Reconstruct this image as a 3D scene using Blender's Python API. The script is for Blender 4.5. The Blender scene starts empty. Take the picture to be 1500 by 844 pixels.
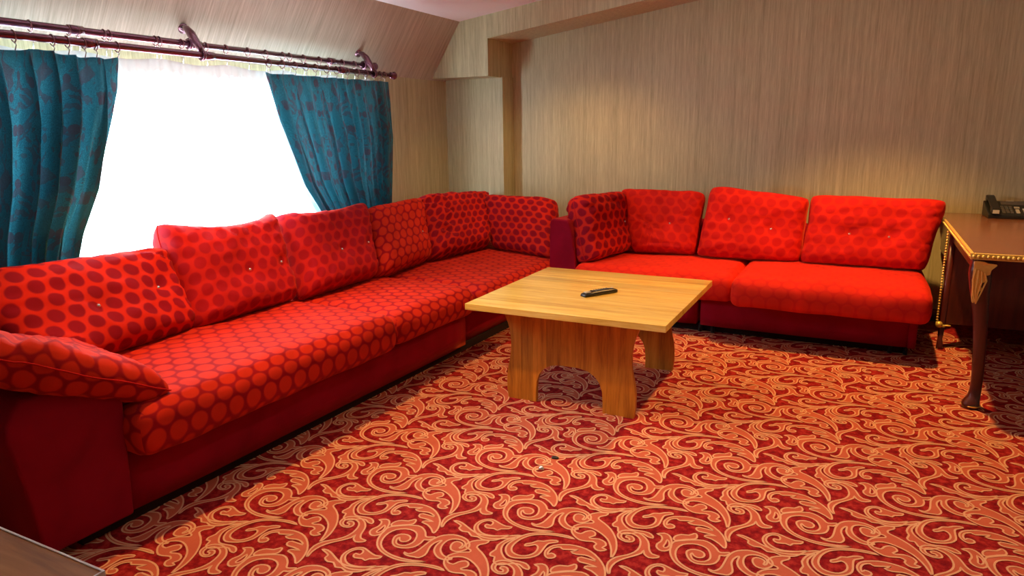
import bpy, bmesh, math, random
from mathutils import Vector, Matrix, noise
from mathutils.geometry import tessellate_polygon
random.seed(7)
SC = bpy.context.scene
COL = SC.collection

# ---------------------------------------------------------------- camera
def cam_axes(yaw, pit, rol):
    cy, sy, cp, sp = math.cos(yaw), math.sin(yaw), math.cos(pit), math.sin(pit)
    fwd = Vector((sy*cp, cy*cp, -sp)); right = Vector((cy, -sy, 0)); up = right.cross(fwd)
    cr, sr = math.cos(rol), math.sin(rol)
    return right*cr+up*sr, -right*sr+up*cr, fwd
r_, u_, f_ = cam_axes(*[math.radians(a) for a in (-26.743, 12.702, -.715)])
cd = bpy.data.cameras.new('camera'); cam = bpy.data.objects.new('camera', cd); COL.objects.link(cam)
cd.sensor_width = 36; cd.lens = 36*1020/1500; cd.clip_start = .05
mw = Matrix((( r_.x, u_.x, -f_.x, 0), (r_.y, u_.y, -f_.y, 0), (r_.z, u_.z, -f_.z, 1.3), (0, 0, 0, 1)))
cam.matrix_world = mw
SC.camera = cam

# ---------------------------------------------------------------- world, lamps, exposure
w = bpy.data.worlds.new('sky'); SC.world = w; w.use_nodes = True
bg = w.node_tree.nodes['Background']; bg.inputs[0].default_value = (.78, .88, 1, 1); bg.inputs[1].default_value = 30.0
def lamp(name, loc, power, col, size, spot=None, aim=None, blend=.5):
    if spot:
        l = bpy.data.lights.new(name, 'SPOT'); l.spot_size = math.radians(spot); l.spot_blend = blend; l.shadow_soft_size = size
    else:
        l = bpy.data.lights.new(name, 'AREA'); l.shape = 'DISK'; l.size = size
    l.energy = power; l.color = col
    o = bpy.data.objects.new(name, l); COL.objects.link(o); o.location = loc
    if aim: o.rotation_euler = (Vector(aim)-Vector(loc)).to_track_quat('-Z', 'Y').to_euler()
    return o
lamp('warm_downlight', (.02, 4.2, 2.44), 270, (1, .50, .14), .04, 100, (0.06, 4.0, 0), .6)
lamp('warm_downlight', (-2.3, 2.1, 2.2), 150, (1, .50, .12), .04, 96, (-2.1, 2.1, 0), .7)
lamp('white_downlight', (-.4, 1.75, 2.4), 72, (1, .78, .66), .10, 84, (-.6, 1.75, 0), .9)
lamp('warm_downlight', (-1.95, 4.55, 2.2), 60, (1, .55, .20), .05, 120, (-1.95, 4.65, 0), .9)
por = bpy.data.lights.new('window_portal', 'AREA'); por.shape = 'RECTANGLE'; por.size = .98; por.size_y = 2.75
por.cycles.is_portal = True
po = bpy.data.objects.new('window_portal', por); COL.objects.link(po); po.location = (-3.32, 2.575, 1.14)
po.rotation_euler = (0, -math.pi/2, 0)
SC.view_settings.view_transform = 'Standard'; SC.view_settings.look = 'None'
SC.view_settings.exposure = 0.0; SC.view_settings.gamma = 1; SC.view_settings.use_curve_mapping = False

# ---------------------------------------------------------------- node helpers
def new_mat(name):
    m = bpy.data.materials.new(name); m.use_nodes = True
    nt = m.node_tree; b = nt.nodes['Principled BSDF']
    return m, nt, b
def N(nt, typ, **kw):
    n = nt.nodes.new(typ)
    for k, v in kw.items():
        if k.startswith('i_'):
            key = k[2:]; key = int(key) if key.isdigit() else key
            n.inputs[key].default_value = v
        else: setattr(n, k, v)
    return n
def mth(nt, op, a, b=None, c=None, clamp=False):
    n = nt.nodes.new('ShaderNodeMath'); n.operation = op; n.use_clamp = clamp
    for i, x in enumerate((a, b, c)):
        if x is None: continue
        if isinstance(x, (int, float)): n.inputs[i].default_value = x
        else: nt.links.new(x, n.inputs[i])
    return n.outputs[0]
def mixc(nt, f, a, b):
    n = nt.nodes.new('ShaderNodeMix'); n.data_type = 'RGBA'
    if isinstance(f, (int, float)): n.inputs[0].default_value = f
    else: nt.links.new(f, n.inputs[0])
    for i, x in ((6, a), (7, b)):
        if isinstance(x, tuple): n.inputs[i].default_value = (*x, 1)
        else: nt.links.new(x, n.inputs[i])
    return n.outputs[2]
def coords(nt, kind='Object', scale=(1, 1, 1), rot=(0, 0, 0)):
    tc = nt.nodes.new('ShaderNodeTexCoord'); mp = nt.nodes.new('ShaderNodeMapping')
    mp.inputs['Scale'].default_value = scale; mp.inputs['Rotation'].default_value = rot
    nt.links.new(tc.outputs[kind], mp.inputs[0]); return mp.outputs[0]
def noise_t(nt, vec, scale, detail=3, rough=.55):
    n = N(nt, 'ShaderNodeTexNoise', i_Scale=scale, i_Detail=detail, i_Roughness=rough)
    nt.links.new(vec, n.inputs['Vector']); return n.outputs['Fac']
def ramp(nt, f, stops):
    r = nt.nodes.new('ShaderNodeValToRGB'); nt.links.new(f, r.inputs[0])
    while len(r.color_ramp.elements) < len(stops): r.color_ramp.elements.new(.5)
    for e, (p, c) in zip(r.color_ramp.elements, stops): e.position = p; e.color = (*c, 1)
    return r.outputs[0]
def bump(nt, h, b, strength=.3, dist=.002):
    n = N(nt, 'ShaderNodeBump', i_Strength=strength, i_Distance=dist)
    nt.links.new(h, n.inputs['Height']); nt.links.new(n.outputs[0], b.inputs['Normal'])
def simple(name, col, rough=.6, metal=0, spec=.5, noise_amt=.12, nscale=30, coat=0):
    m, nt, b = new_mat(name)
    f = noise_t(nt, coords(nt), nscale)
    c = mixc(nt, f, tuple(x*(1-noise_amt) for x in col), tuple(min(1, x*(1+noise_amt)) for x in col))
    nt.links.new(c, b.inputs['Base Color'])
    b.inputs['Roughness'].default_value = rough; b.inputs['Metallic'].default_value = metal
    b.inputs['Specular IOR Level'].default_value = spec; b.inputs['Coat Weight'].default_value = coat
    return m

def wallpaper(name, c1, c2, sx=1):
    m, nt, b = new_mat(name)
    a = noise_t(nt, coords(nt, scale=(sx, 1, .045)), 120, 4, .7)
    a2 = noise_t(nt, coords(nt, scale=(sx, 1, .012)), 38, 3, .6)
    big = noise_t(nt, coords(nt, scale=(1, 1, .5)), 2.0, 2)
    f = mth(nt, 'ADD', mth(nt, 'MULTIPLY', a, .6), mth(nt, 'MULTIPLY', a2, .4))
    c = ramp(nt, f, [(.30, c1), (.5, tuple((x+y)/2 for x, y in zip(c1, c2))), (.70, c2)])
    c = mixc(nt, mth(nt, 'MULTIPLY', big, .25), c, tuple(x*.75 for x in c1))
    nt.links.new(c, b.inputs['Base Color']); b.inputs['Roughness'].default_value = .5
    b.inputs['Specular IOR Level'].default_value = .5
    bump(nt, f, b, .5, .0015)
    return m
M_WALL = wallpaper('grasscloth_wallpaper', (.35, .325, .17), (.76, .73, .44))
M_WALLS = wallpaper('sloped_grasscloth_wallpaper', (.34, .28, .19), (.72, .64, .50), .04)
M_CEIL = simple('ceiling_paint', (.93, .90, .91), .8, nscale=3, noise_amt=.03)

def velvet(name, col, dot=None, u=.08, v=.066, r=.030):
    m, nt, b = new_mat(name)
    obj = coords(nt)
    grain = noise_t(nt, obj, 420, 2); soft = noise_t(nt, obj, 9, 2)
    if dot:
        tc = nt.nodes.new('ShaderNodeUVMap'); tc.uv_map = 'UVMap'
        wob = N(nt, 'ShaderNodeSeparateXYZ'); nt.links.new(tc.outputs[0], wob.inputs[0])
        ds = []
        for ox, oy in ((0, 0), (.5, .5)):
            dx = mth(nt, 'MULTIPLY', mth(nt, 'SUBTRACT', mth(nt, 'FRACT', mth(nt, 'ADD', mth(nt, 'DIVIDE', wob.outputs[0], u), ox)), .5), u)
            dy = mth(nt, 'MULTIPLY', mth(nt, 'SUBTRACT', mth(nt, 'FRACT', mth(nt, 'ADD', mth(nt, 'DIVIDE', wob.outputs[1], 2*v), oy)), .5), 2*v)
            ds.append(mth(nt, 'SQRT', mth(nt, 'ADD', mth(nt, 'MULTIPLY', dx, dx), mth(nt, 'MULTIPLY', dy, dy))))
        d = mth(nt, 'MINIMUM', *ds)
        f = mth(nt, 'SUBTRACT', 1.0, mth(nt, 'DIVIDE', mth(nt, 'SUBTRACT', d, r-.0035), .007, clamp=True), clamp=True)
        c = mixc(nt, f, col, dot)
    else:
        c = mixc(nt, soft, tuple(x*.88 for x in col), tuple(x*1.1 for x in col))
    nap = N(nt, 'ShaderNodeTexNoise', i_Scale=4.5, i_Detail=3, i_Distortion=.8); nt.links.new(obj, nap.inputs['Vector'])
    hv = nt.nodes.new('ShaderNodeHueSaturation'); nt.links.new(c, hv.inputs['Color'])
    nt.links.new(mth(nt, 'ADD', .60, mth(nt, 'MULTIPLY', nap.outputs['Fac'], .75)), hv.inputs['Value']); c = hv.outputs[0]
    c = mixc(nt, mth(nt, 'MULTIPLY', grain, .25), c, (.12, .001, .004))
    nt.links.new(c, b.inputs['Base Color']); b.inputs['Roughness'].default_value = .85
    b.inputs['Specular IOR Level'].default_value = .12
    b.inputs['Sheen Weight'].default_value = .35; b.inputs['Sheen Roughness'].default_value = .35
    b.inputs['Sheen Tint'].default_value = (1, .16, .06, 1)
    bump(nt, grain, b, .25, .0008)
    return m
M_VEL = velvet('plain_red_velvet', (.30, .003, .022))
M_DOT = velvet('red_velvet_baked_sheen_dark_spots', (.60, .020, .010), (.24, .003, .018))  # one spotted cloth; its face-on sheen is painted in as dark spots
M_DOTM = velvet('red_velvet_baked_sheen_soft_spots', (.52, .014, .014), (.33, .006, .018))  # same cloth, sheen painted in with softer spot contrast
M_DOTS = velvet('red_velvet_baked_sheen_faint_spots', (.64, .018, .008), (.50, .010, .010))  # same cloth, lit look painted in so the spots nearly vanish
M_SEAT = velvet('red_velvet_baked_sheen_bright_spots', (.32, .005, .014), (.64, .030, .010), r=.033)  # same cloth at a grazing view, sheen painted as bright spots
M_SEATS = velvet('red_velvet_baked_sheen_washed_spots', (.62, .016, .010), (.70, .026, .010), r=.034)  # same cloth under strong light, washed-out spots put into the colours
M_DARK = simple('sofa_underside', (.02, .008, .008), .9)
M_PIPE = velvet('red_seam', (.55, .01, .012))
M_STUD = simple('crystal_stud', (.9, .88, .9), .12, .9)

def wood(name, cols, rough=.35, axis='x', coat=.3, rnd=True):
    m, nt, b = new_mat(name)
    sc = {'x': (1.2, 14, 14), 'y': (14, 1.2, 14), 'z': (14, 14, 1.2)}[axis]
    vec = coords(nt, scale=sc)
    oi = nt.nodes.new('ShaderNodeObjectInfo')
    av = nt.nodes.new('ShaderNodeVectorMath'); av.operation = 'ADD'
    mm = nt.nodes.new('ShaderNodeVectorMath'); mm.operation = 'SCALE'; mm.inputs[0].default_value = (37, 53, 71)
    nt.links.new(oi.outputs['Random'], mm.inputs['Scale']); nt.links.new(vec, av.inputs[0]); nt.links.new(mm.outputs[0], av.inputs[1])
    n1 = N(nt, 'ShaderNodeTexNoise', i_Scale=1.6, i_Detail=6, i_Roughness=.6, i_Distortion=.6); nt.links.new(av.outputs[0], n1.inputs['Vector'])
    n2 = N(nt, 'ShaderNodeTexNoise', i_Scale=9, i_Detail=2, i_Roughness=.6); nt.links.new(av.outputs[0], n2.inputs['Vector'])
    f = mth(nt, 'ADD', mth(nt, 'MULTIPLY', n1.outputs['Fac'], .75), mth(nt, 'MULTIPLY', n2.outputs['Fac'], .25))
    c = ramp(nt, f, [(.32, cols[0]), (.5, cols[1]), (.68, cols[2])])
    if rnd:
        hs = nt.nodes.new('ShaderNodeHueSaturation'); nt.links.new(c, hs.inputs['Color'])
        nt.links.new(mth(nt, 'ADD', mth(nt, 'MULTIPLY', oi.outputs['Random'], .34), .80), hs.inputs['Value']); c = hs.outputs[0]
    nt.links.new(c, b.inputs['Base Color']); b.inputs['Roughness'].default_value = rough
    b.inputs['Coat Weight'].default_value = coat; b.inputs['Coat Roughness'].default_value = .16
    bump(nt, f, b, .08, .001)
    return m
M_TOP = wood('varnished_pine_top', [(.56, .31, .045), (.80, .58, .12), (.90, .74, .26)], .3, 'x', .75)
M_PAN = wood('varnished_pine_panel', [(.30, .095, .006), (.58, .23, .018), (.74, .34, .04)], .5, 'z', 0)
M_DESK = wood('walnut_desk_top', [(.13, .045, .018), (.20, .075, .03), (.27, .11, .045)], .25, 'x', .5, False)
M_MAHO = wood('mahogany', [(.045, .006, .006), (.075, .012, .010), (.11, .02, .014)], .3, 'z', .5, False)
M_CAB = wood('oak_veneer', [(.24, .09, .015), (.42, .18, .035), (.56, .26, .06)], .5, 'x', 0, False)
M_CAB.node_tree.nodes['Principled BSDF'].inputs['Specular IOR Level'].default_value = .15
M_CABE = simple('pale_edge_strip', (.92, .88, .80), .35)
M_GOLD = simple('gilding', (.85, .64, .16), .36, .45, nscale=90)
M_ROD = simple('burgundy_metal_rod', (.15, .05, .075), .16, .6, nscale=8, coat=.6)
M_RING = simple('bronze_ring', (.22, .08, .08), .3, .6)
M_BLACK = simple('black_plastic', (.012, .014, .014), .38)
M_KEY = simple('grey_rubber_key', (.09, .09, .095), .6)
M_SCR = simple('grey_plastic_panel', (.45, .45, .40), .4)
M_SILV = simple('silver_metal', (.75, .75, .74), .25, .9)
M_FRAME = simple('white_window_frame', (.85, .86, .88), .4)

def carpet_ground():
    m, nt, b = new_mat('carpet_red_pile')
    v = coords(nt)
    f = noise_t(nt, v, 32, 4, .65); g = noise_t(nt, v, 650, 2)
    c = ramp(nt, f, [(.36, (.16, .004, .010)), (.5, (.29, .011, .014)), (.62, (.44, .034, .028))])
    c = mixc(nt, mth(nt, 'MULTIPLY', g, .35), c, (.10, .003, .005))
    nt.links.new(c, b.inputs['Base Color']); b.inputs['Roughness'].default_value = .95
    b.inputs['Specular IOR Level'].default_value = .1
    bump(nt, g, b, .4, .002); return m
def carpet_col(name, ca, cb):
    m, nt, b = new_mat(name)
    v = coords(nt); g = noise_t(nt, v, 500, 2); f = noise_t(nt, v, 14, 2)
    c = mixc(nt, f, ca, cb); c = mixc(nt, mth(nt, 'MULTIPLY', g, .35), c, tuple(x*.45 for x in ca))
    nt.links.new(c, b.inputs['Base Color']); b.inputs['Roughness'].default_value = .95
    b.inputs['Specular IOR Level'].default_value = .1
    bump(nt, g, b, .4, .002); return m
M_CG = carpet_ground()
M_CF = carpet_col('carpet_salmon_pile', (.50, .105, .060), (.62, .155, .085))
M_CL = carpet_col('carpet_cream_pile', (.70, .37, .20), (.80, .46, .28))

def curtain_mat():
    m, nt, b = new_mat('teal_damask')
    uvn = nt.nodes.new('ShaderNodeUVMap'); uvn.uv_map = 'UVMap'
    s = N(nt, 'ShaderNodeSeparateXYZ'); nt.links.new(uvn.outputs[0], s.inputs[0])
    PU, PV = .30, .42
    fu = mth(nt, 'MULTIPLY', mth(nt, 'ABSOLUTE', mth(nt, 'SUBTRACT', mth(nt, 'FRACT', mth(nt, 'DIVIDE', s.outputs[0], PU)), .5)), 2)
    fv = mth(nt, 'MULTIPLY', mth(nt, 'FRACT', mth(nt, 'DIVIDE', s.outputs[1], PV)), 1.0)
    cmb = N(nt, 'ShaderNodeCombineXYZ'); nt.links.new(fu, cmb.inputs[0]); nt.links.new(fv, cmb.inputs[1])
    v = N(nt, 'ShaderNodeTexVoronoi', i_Scale=5.0); nt.links.new(cmb.outputs[0], v.inputs['Vector'])
    n = N(nt, 'ShaderNodeTexNoise', i_Scale=4.5, i_Detail=2, i_Distortion=1.6); nt.links.new(cmb.outputs[0], n.inputs['Vector'])
    f1 = mth(nt, 'GREATER_THAN', n.outputs['Fac'], .54)
    f2 = mth(nt, 'LESS_THAN', v.outputs['Distance'], .27)
    f = mth(nt, 'MAXIMUM', mth(nt, 'MULTIPLY', f1, .5), mth(nt, 'MULTIPLY', f2, .65))
    sp = noise_t(nt, coords(nt), 900, 2)
    spk = mth(nt, 'GREATER_THAN', sp, .575)
    teal = mixc(nt, spk, (.007, .085, .12), (.10, .60, .72))
    c = mixc(nt, f, teal, (.11, .024, .040))
    nt.links.new(c, b.inputs['Base Color']); b.inputs['Roughness'].default_value = .5
    b.inputs['Sheen Weight'].default_value = .25; b.inputs['Sheen Tint'].default_value = (.3, .8, .9, 1)
    nt.links.new(mth(nt, 'MULTIPLY', spk, .75), b.inputs['Metallic'])
    tr = N(nt, 'ShaderNodeBsdfTranslucent'); nt.links.new(c, tr.inputs[0])
    mx = nt.nodes.new('ShaderNodeMixShader'); mx.inputs[0].default_value = .08
    out = nt.nodes['Material Output']
    nt.links.new(b.outputs[0], mx.inputs[1]); nt.links.new(tr.outputs[0], mx.inputs[2]); nt.links.new(mx.outputs[0], out.inputs[0])
    bump(nt, sp, b, .3, .001); return m
M_CUR = curtain_mat()
def sheer_mat(name, alpha, col=(.93, .95, .96), dshare=.35):
    m, nt, b = new_mat(name)
    tr = N(nt, 'ShaderNodeBsdfTranslucent'); tr.inputs[0].default_value = (*col, 1)
    df = N(nt, 'ShaderNodeBsdfDiffuse'); df.inputs[0].default_value = (*col, 1)
    tp = N(nt, 'ShaderNodeBsdfTransparent')
    wv = noise_t(nt, coords(nt, scale=(1, 1, .05)), 60, 2)
    m1 = nt.nodes.new('ShaderNodeMixShader'); m1.inputs[0].default_value = dshare
    m2 = nt.nodes.new('ShaderNodeMixShader')
    nt.links.new(mth(nt, 'ADD', alpha-.06, mth(nt, 'MULTIPLY', wv, .12)), m2.inputs[0])
    nt.links.new(tr.outputs[0], m1.inputs[1]); nt.links.new(df.outputs[0], m1.inputs[2])
    nt.links.new(tp.outputs[0], m2.inputs[1]); nt.links.new(m1.outputs[0], m2.inputs[2])
    nt.links.new(m2.outputs[0], nt.nodes['Material Output'].inputs[0]); return m
M_SHEER = sheer_mat('white_voile', .55)
M_TAPE = sheer_mat('cream_header_tape', .95, (.66, .64, .58), .86)
def glass():
    m, nt, b = new_mat('window_glass')
    tp = N(nt, 'ShaderNodeBsdfTransparent'); gl = N(nt, 'ShaderNodeBsdfGlossy'); gl.inputs['Roughness'].default_value = .02
    mx = nt.nodes.new('ShaderNodeMixShader'); mx.inputs[0].default_value = .06
    nt.links.new(tp.outputs[0], mx.inputs[1]); nt.links.new(gl.outputs[0], mx.inputs[2])
    nt.links.new(mx.outputs[0], nt.nodes['Material Output'].inputs[0]); return m
M_GLASS = glass()

# ---------------------------------------------------------------- object helpers
def obj(name, me, mats, parent=None, loc=(0, 0, 0), rot=(0, 0, 0), smooth=False, kind=None, label=None):
    if isinstance(me, bmesh.types.BMesh):
        bm = me; me = bpy.data.meshes.new(name); bm.to_mesh(me); bm.free()
    if not isinstance(mats, (list, tuple)): mats = [mats]
    if not me.materials:
        for m in mats: me.materials.append(m)
    if smooth: me.polygons.foreach_set('use_smooth', [True]*len(me.polygons))
    o = bpy.data.objects.new(name, me); COL.objects.link(o)
    o.location = loc; o.rotation_euler = rot
    if parent: o.parent = parent
    if kind: o['kind'] = kind
    if label: o['label'] = label
    return o
def thing(name, label, cat, loc=(0, 0, 0), rz=0, group=None):
    o = bpy.data.objects.new(name, None); COL.objects.link(o); o.location = loc; o.rotation_euler = (0, 0, rz)
    o.empty_display_size = .1; tag(o, label, cat, group); return o
def tag(o, label, cat, group=None):
    o['label'] = label; o['category'] = cat
    if group: o['group'] = group
def pydata(verts, faces):
    me = bpy.data.meshes.new('m'); me.from_pydata(verts, [], faces); me.update(); return me
def box(bm, x0, x1, y0, y1, z0, z1, bev=0):
    vs = [bm.verts.new((x, y, z)) for x in (x0, x1) for y in (y0, y1) for z in (z0, z1)]
    fs = [bm.faces.new([vs[i] for i in f]) for f in ((0, 1, 3, 2), (4, 6, 7, 5), (0, 4, 5, 1), (2, 3, 7, 6), (0, 2, 6, 4), (1, 5, 7, 3))]
    if bev:
        es = {e for f in fs for e in f.edges}
        bmesh.ops.bevel(bm, geom=list(es), offset=bev, segments=2, profile=.5, affect='EDGES')
def boxm(*a, bev=0):
    bm = bmesh.new(); box(bm, *a, bev=bev); bmesh.ops.recalc_face_normals(bm, faces=bm.faces[:]); return bm
def prism(poly, axis, a, b):
    """poly of 2D points; axis 'y' -> (x,z) extruded in y; 'x' -> (y,z) in x; 'z' -> (x,y) in z"""
    def P(p, t): return {'y': (p[0], t, p[1]), 'x': (t, p[0], p[1]), 'z': (p[0], p[1], t)}[axis]
    bm = bmesh.new(); n = len(poly)
    A = [bm.verts.new(P(p, a)) for p in poly]; B = [bm.verts.new(P(p, b)) for p in poly]
    for t in tessellate_polygon([[Vector((p[0], p[1], 0)) for p in poly]]):
        bm.faces.new([A[i] for i in t]); bm.faces.new([B[i] for i in reversed(t)])
    for i in range(n): bm.faces.new((A[i], A[(i+1) % n], B[(i+1) % n], B[i]))
    bmesh.ops.recalc_face_normals(bm, faces=bm.faces[:]); return bm
def tube(bm, pts, r, seg=8, closed=False, cap=True):
    pts = [Vector(p) for p in pts]; n = len(pts); rings = []
    rr = r if isinstance(r, (list, tuple)) else [r]*n
    ref = None
    for i, p in enumerate(pts):
        t = (pts[(i+1) % n]-pts[i-1]) if closed else (pts[min(i+1, n-1)]-pts[max(i-1, 0)])
        t.normalize()
        if ref is None: ref = t.orthogonal().normalized()
        ref = (ref-t*ref.dot(t)).normalized(); b = t.cross(ref)
        rings.append([bm.verts.new(p+(ref*math.cos(a)+b*math.sin(a))*rr[i]) for a in [2*math.pi*k/seg for k in range(seg)]])
    for i in range(n if closed else n-1):
        A, B = rings[i], rings[(i+1) % n]
        for k in range(seg): bm.faces.new((A[k], A[(k+1) % seg], B[(k+1) % seg], B[k]))
    if cap and not closed: bm.faces.new(rings[0][::-1]); bm.faces.new(rings[-1])
def torus(bm, c, axis, R, r, seg=20, s2=6):
    c = Vector(c); ax = Vector(axis).normalized(); a = ax.orthogonal().normalized(); b = ax.cross(a)
    tube(bm, [c+(a*math.cos(t)+b*math.sin(t))*R for t in [2*math.pi*k/seg for k in range(seg)]], r, s2, closed=True)
def ball(bm, c, r, seg=8, sc=(1, 1, 1)):
    ret = bmesh.ops.create_uvsphere(bm, u_segments=seg, v_segments=max(4, seg//2+1), radius=r)
    for v in ret['verts']: v.co = Vector((v.co.x*sc[0]+c[0], v.co.y*sc[1]+c[1], v.co.z*sc[2]+c[2]))
def catmull(pts, sub=2, closed=True):
    n = len(pts); out = []
    for i in range(n):
        p0, p1, p2, p3 = [Vector(pts[(i+k) % n]) for k in (-1, 0, 1, 2)]
        for s in range(sub):
            t = s/sub
            out.append(.5*((2*p1)+(-p0+p2)*t+(2*p0-5*p1+4*p2-p3)*t*t+(-p0+3*p1-3*p2+p3)*t**3))
    return out
SCROLL = {
'A':[(1382,-825),(995,-1015),(603,-1114),(200,-1094),(-219,-969),(-517,-760),(-700,-487),(-785,-219),(-825,77),(-780,291),(-575,454),(-297,631),(43,760),(279,698),(489,524),(610,351),(723,343),(914,440),(931,350),(813,197),(676,156),(685,-39),(628,-286),(486,-442),(272,-543),(53,-560),(-137,-448),(-258,-246),(-297,-61),(-195,93),(0,154),(174,101),(248,-36),(199,-192),(58,-247),(-66,-173),(-124,-78),(-149,-194),(-44,-386),(127,-436),(316,-364),(429,-161),(407,70),(287,322),(65,449),(-222,428),(-497,246),(-609,-42),(-583,-370),(-442,-665),(-172,-877),(193,-990),(597,-1005),(993,-945)],
'hook':[(-842,458),(-815,635),(-667,792),(-435,862),(-301,1033),(-222,1017),(-174,854),(-231,715),(-441,596),(-634,458),(-774,372)],
'curl':[(-1401,491),(-1190,625),(-1018,572),(-892,369),(-817,81),(-804,-178),(-931,-351),(-1089,-364),(-1221,-238),(-1243,-57),(-1174,104),(-1173,300),(-1261,457)],
'Eh':[(-1010,312),(-904,155),(-883,-45),(-957,-163),(-1030,-116),(-1014,83)],
'B':[(486,-691),(663,-721),(815,-505),(868,-160),(897,152),(983,437),(1129,648),(1403,809),(1706,830),(1978,739),(2165,547),(2211,334),(2109,140),(1950,36),(1765,63),(1652,225),(1628,410),(1708,526),(1870,525),(1978,428),(1956,253),(2017,259),(2052,393),(2010,550),(1870,646),(1680,658),(1490,574),(1389,416),(1375,170),(1446,-60),(1582,-225),(1767,-335),(2040,-334),(2001,-419),(1846,-493),(1638,-481),(1452,-373),(1289,-193),(1215,64),(1235,325),(1193,353),(1089,154),(1070,-93),(1131,-326),(1170,-536),(1078,-737),(933,-773),(748,-805),(586,-786)],
'C':[(-9,-1194),(-224,-1240),(-477,-1178),(-679,-1102),(-850,-1072),(-1036,-1173),(-1155,-1358),(-1186,-1602),(-1111,-1821),(-936,-2014),(-679,-2134),(-386,-2117),(-28,-1972),(274,-1786),(519,-1498),(213,-1665),(-144,-1857),(-481,-1965),(-754,-1943),(-961,-1805),(-1082,-1610),(-1067,-1385),(-947,-1212),(-769,-1174),(-683,-1277),(-701,-1417),(-854,-1416),(-855,-1530),(-735,-1613),(-496,-1544),(-356,-1588),(-286,-1455),(-65,-1349)],
'D':[(-1976,-1703),(-1784,-1666),(-1519,-1757),(-1195,-1921),(-885,-2033),(-572,-2026),(-289,-1941),(17,-1754),(155,-1663),(2,-1913),(-128,-2099),(-313,-2213),(-543,-2273),(-761,-2202),(-968,-2251),(-1175,-2094),(-1373,-2137),(-1580,-2026),(-1587,-1870),(-1782,-1774)],
'G':[(2151,-963),(1898,-887),(1514,-936),(1127,-1045),(819,-1214),(618,-1396),(474,-1637),(363,-1954),(330,-2228),(395,-2450),(533,-2632),(738,-2728),(1006,-2657),(1271,-2497),(1437,-2248),(1455,-1942),(1456,-1715),(1498,-1541),(1723,-1346),(1646,-1288),(1445,-1374),(1295,-1508),(1118,-1567),(997,-1755),(849,-1877),(854,-1988),(978,-1928),(1125,-1796),(1254,-1863),(1309,-2062),(1265,-2281),(1098,-2483),(878,-2540),(650,-2477),(525,-2287),(503,-2042),(559,-1755),(701,-1475),(875,-1295),(1130,-1146),(1515,-1022),(1873,-980)],
'H':[(-2628,1487),(-2797,1255),(-2891,912),(-2835,675),(-2897,444),(-2826,308),(-2685,319),(-2608,107),(-2476,6),(-2274,59),(-2040,241),(-1814,295),(-1628,196),(-1460,186),(-1496,312),(-1656,424),(-1877,428),(-2079,387),(-2329,378),(-2546,555),(-2700,797),(-2738,1103),(-2574,1494)],
'J':[(-2142,-2226),(-2268,-2007),(-2337,-1681),(-2219,-1342),(-1928,-1060),(-1761,-806),(-1699,-510),(-1758,-176),(-1885,31),(-2087,136),(-2303,135),(-2433,3),(-2399,-189),(-2240,-300),(-2106,-249),(-2157,-149),(-2252,-144),(-2258,-40),(-2112,-2),(-1990,-119),(-1996,-289),(-2191,-382),(-2420,-305),(-2541,-143),(-2538,82),(-2394,246),(-2127,309),(-1809,205),(-1553,-47),(-1448,-301),(-1379,-506),(-1244,-676),(-1013,-710),(-1071,-823),(-1283,-907),(-1461,-779),(-1537,-593),(-1556,-778),(-1731,-1024),(-1961,-1288),(-2140,-1604),(-2180,-1937),(-2135,-2132)],
'K':[(3544,-1400),(3422,-1022),(3222,-636),(2979,-379),(2613,-170),(2304,-122),(2043,-245),(1959,-403),(2014,-552),(2225,-579),(2315,-409),(2475,-268),(2628,-324),(2676,-492),(2545,-661),(2653,-691),(2869,-619),(3097,-696),(3187,-866),(3121,-1035),(3278,-1079),(3131,-1220),(2959,-1196),(2860,-1052),(2889,-917),(2742,-834),(2526,-906),(2298,-922),(2045,-761),(1886,-548),(1863,-232),(2078,37),(2358,190),(2338,308),(2147,374),(2054,537),(2156,759),(2413,952),(2635,987),(2599,830),(2462,696),(2448,517),(2722,342),(3025,91),(3276,-238),(3432,-536),(3551,-902),(3576,-1241)],
'L':[(766,665),(712,623),(540,790),(281,948),(39,994),(101,1122),(365,1190),(80,1229),(-185,1221),(-303,1326),(-237,1466),(240,1465),(36,1596),(-178,1615),(-434,1542),(-635,1595),(-458,1791),(-909,1608),(-1019,1681),(-1208,1560),(-1277,1339),(-1241,1140),(-1163,1257),(-1006,1209),(-995,1075),(-1152,970),(-1300,1069),(-1379,1291),(-1331,1552),(-1162,1754),(-797,1927),(-433,1960),(-80,1877),(265,1644),(560,1312),(727,935)],
}
LEAF = [(0.475, 0.706), (0.508, 0.706), (0.527, 0.699), (0.556, 0.695), (0.559, 0.689), (0.541, 0.669), (0.537, 0.648), (0.518, 0.641), (0.526, 0.617), (0.504, 0.602), (0.516, 0.58), (0.499, 0.556), (0.505, 0.543), (0.491, 0.514), (0.483, 0.523), (0.478, 0.586), (0.475, 0.639), (0.474, 0.679)]
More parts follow.
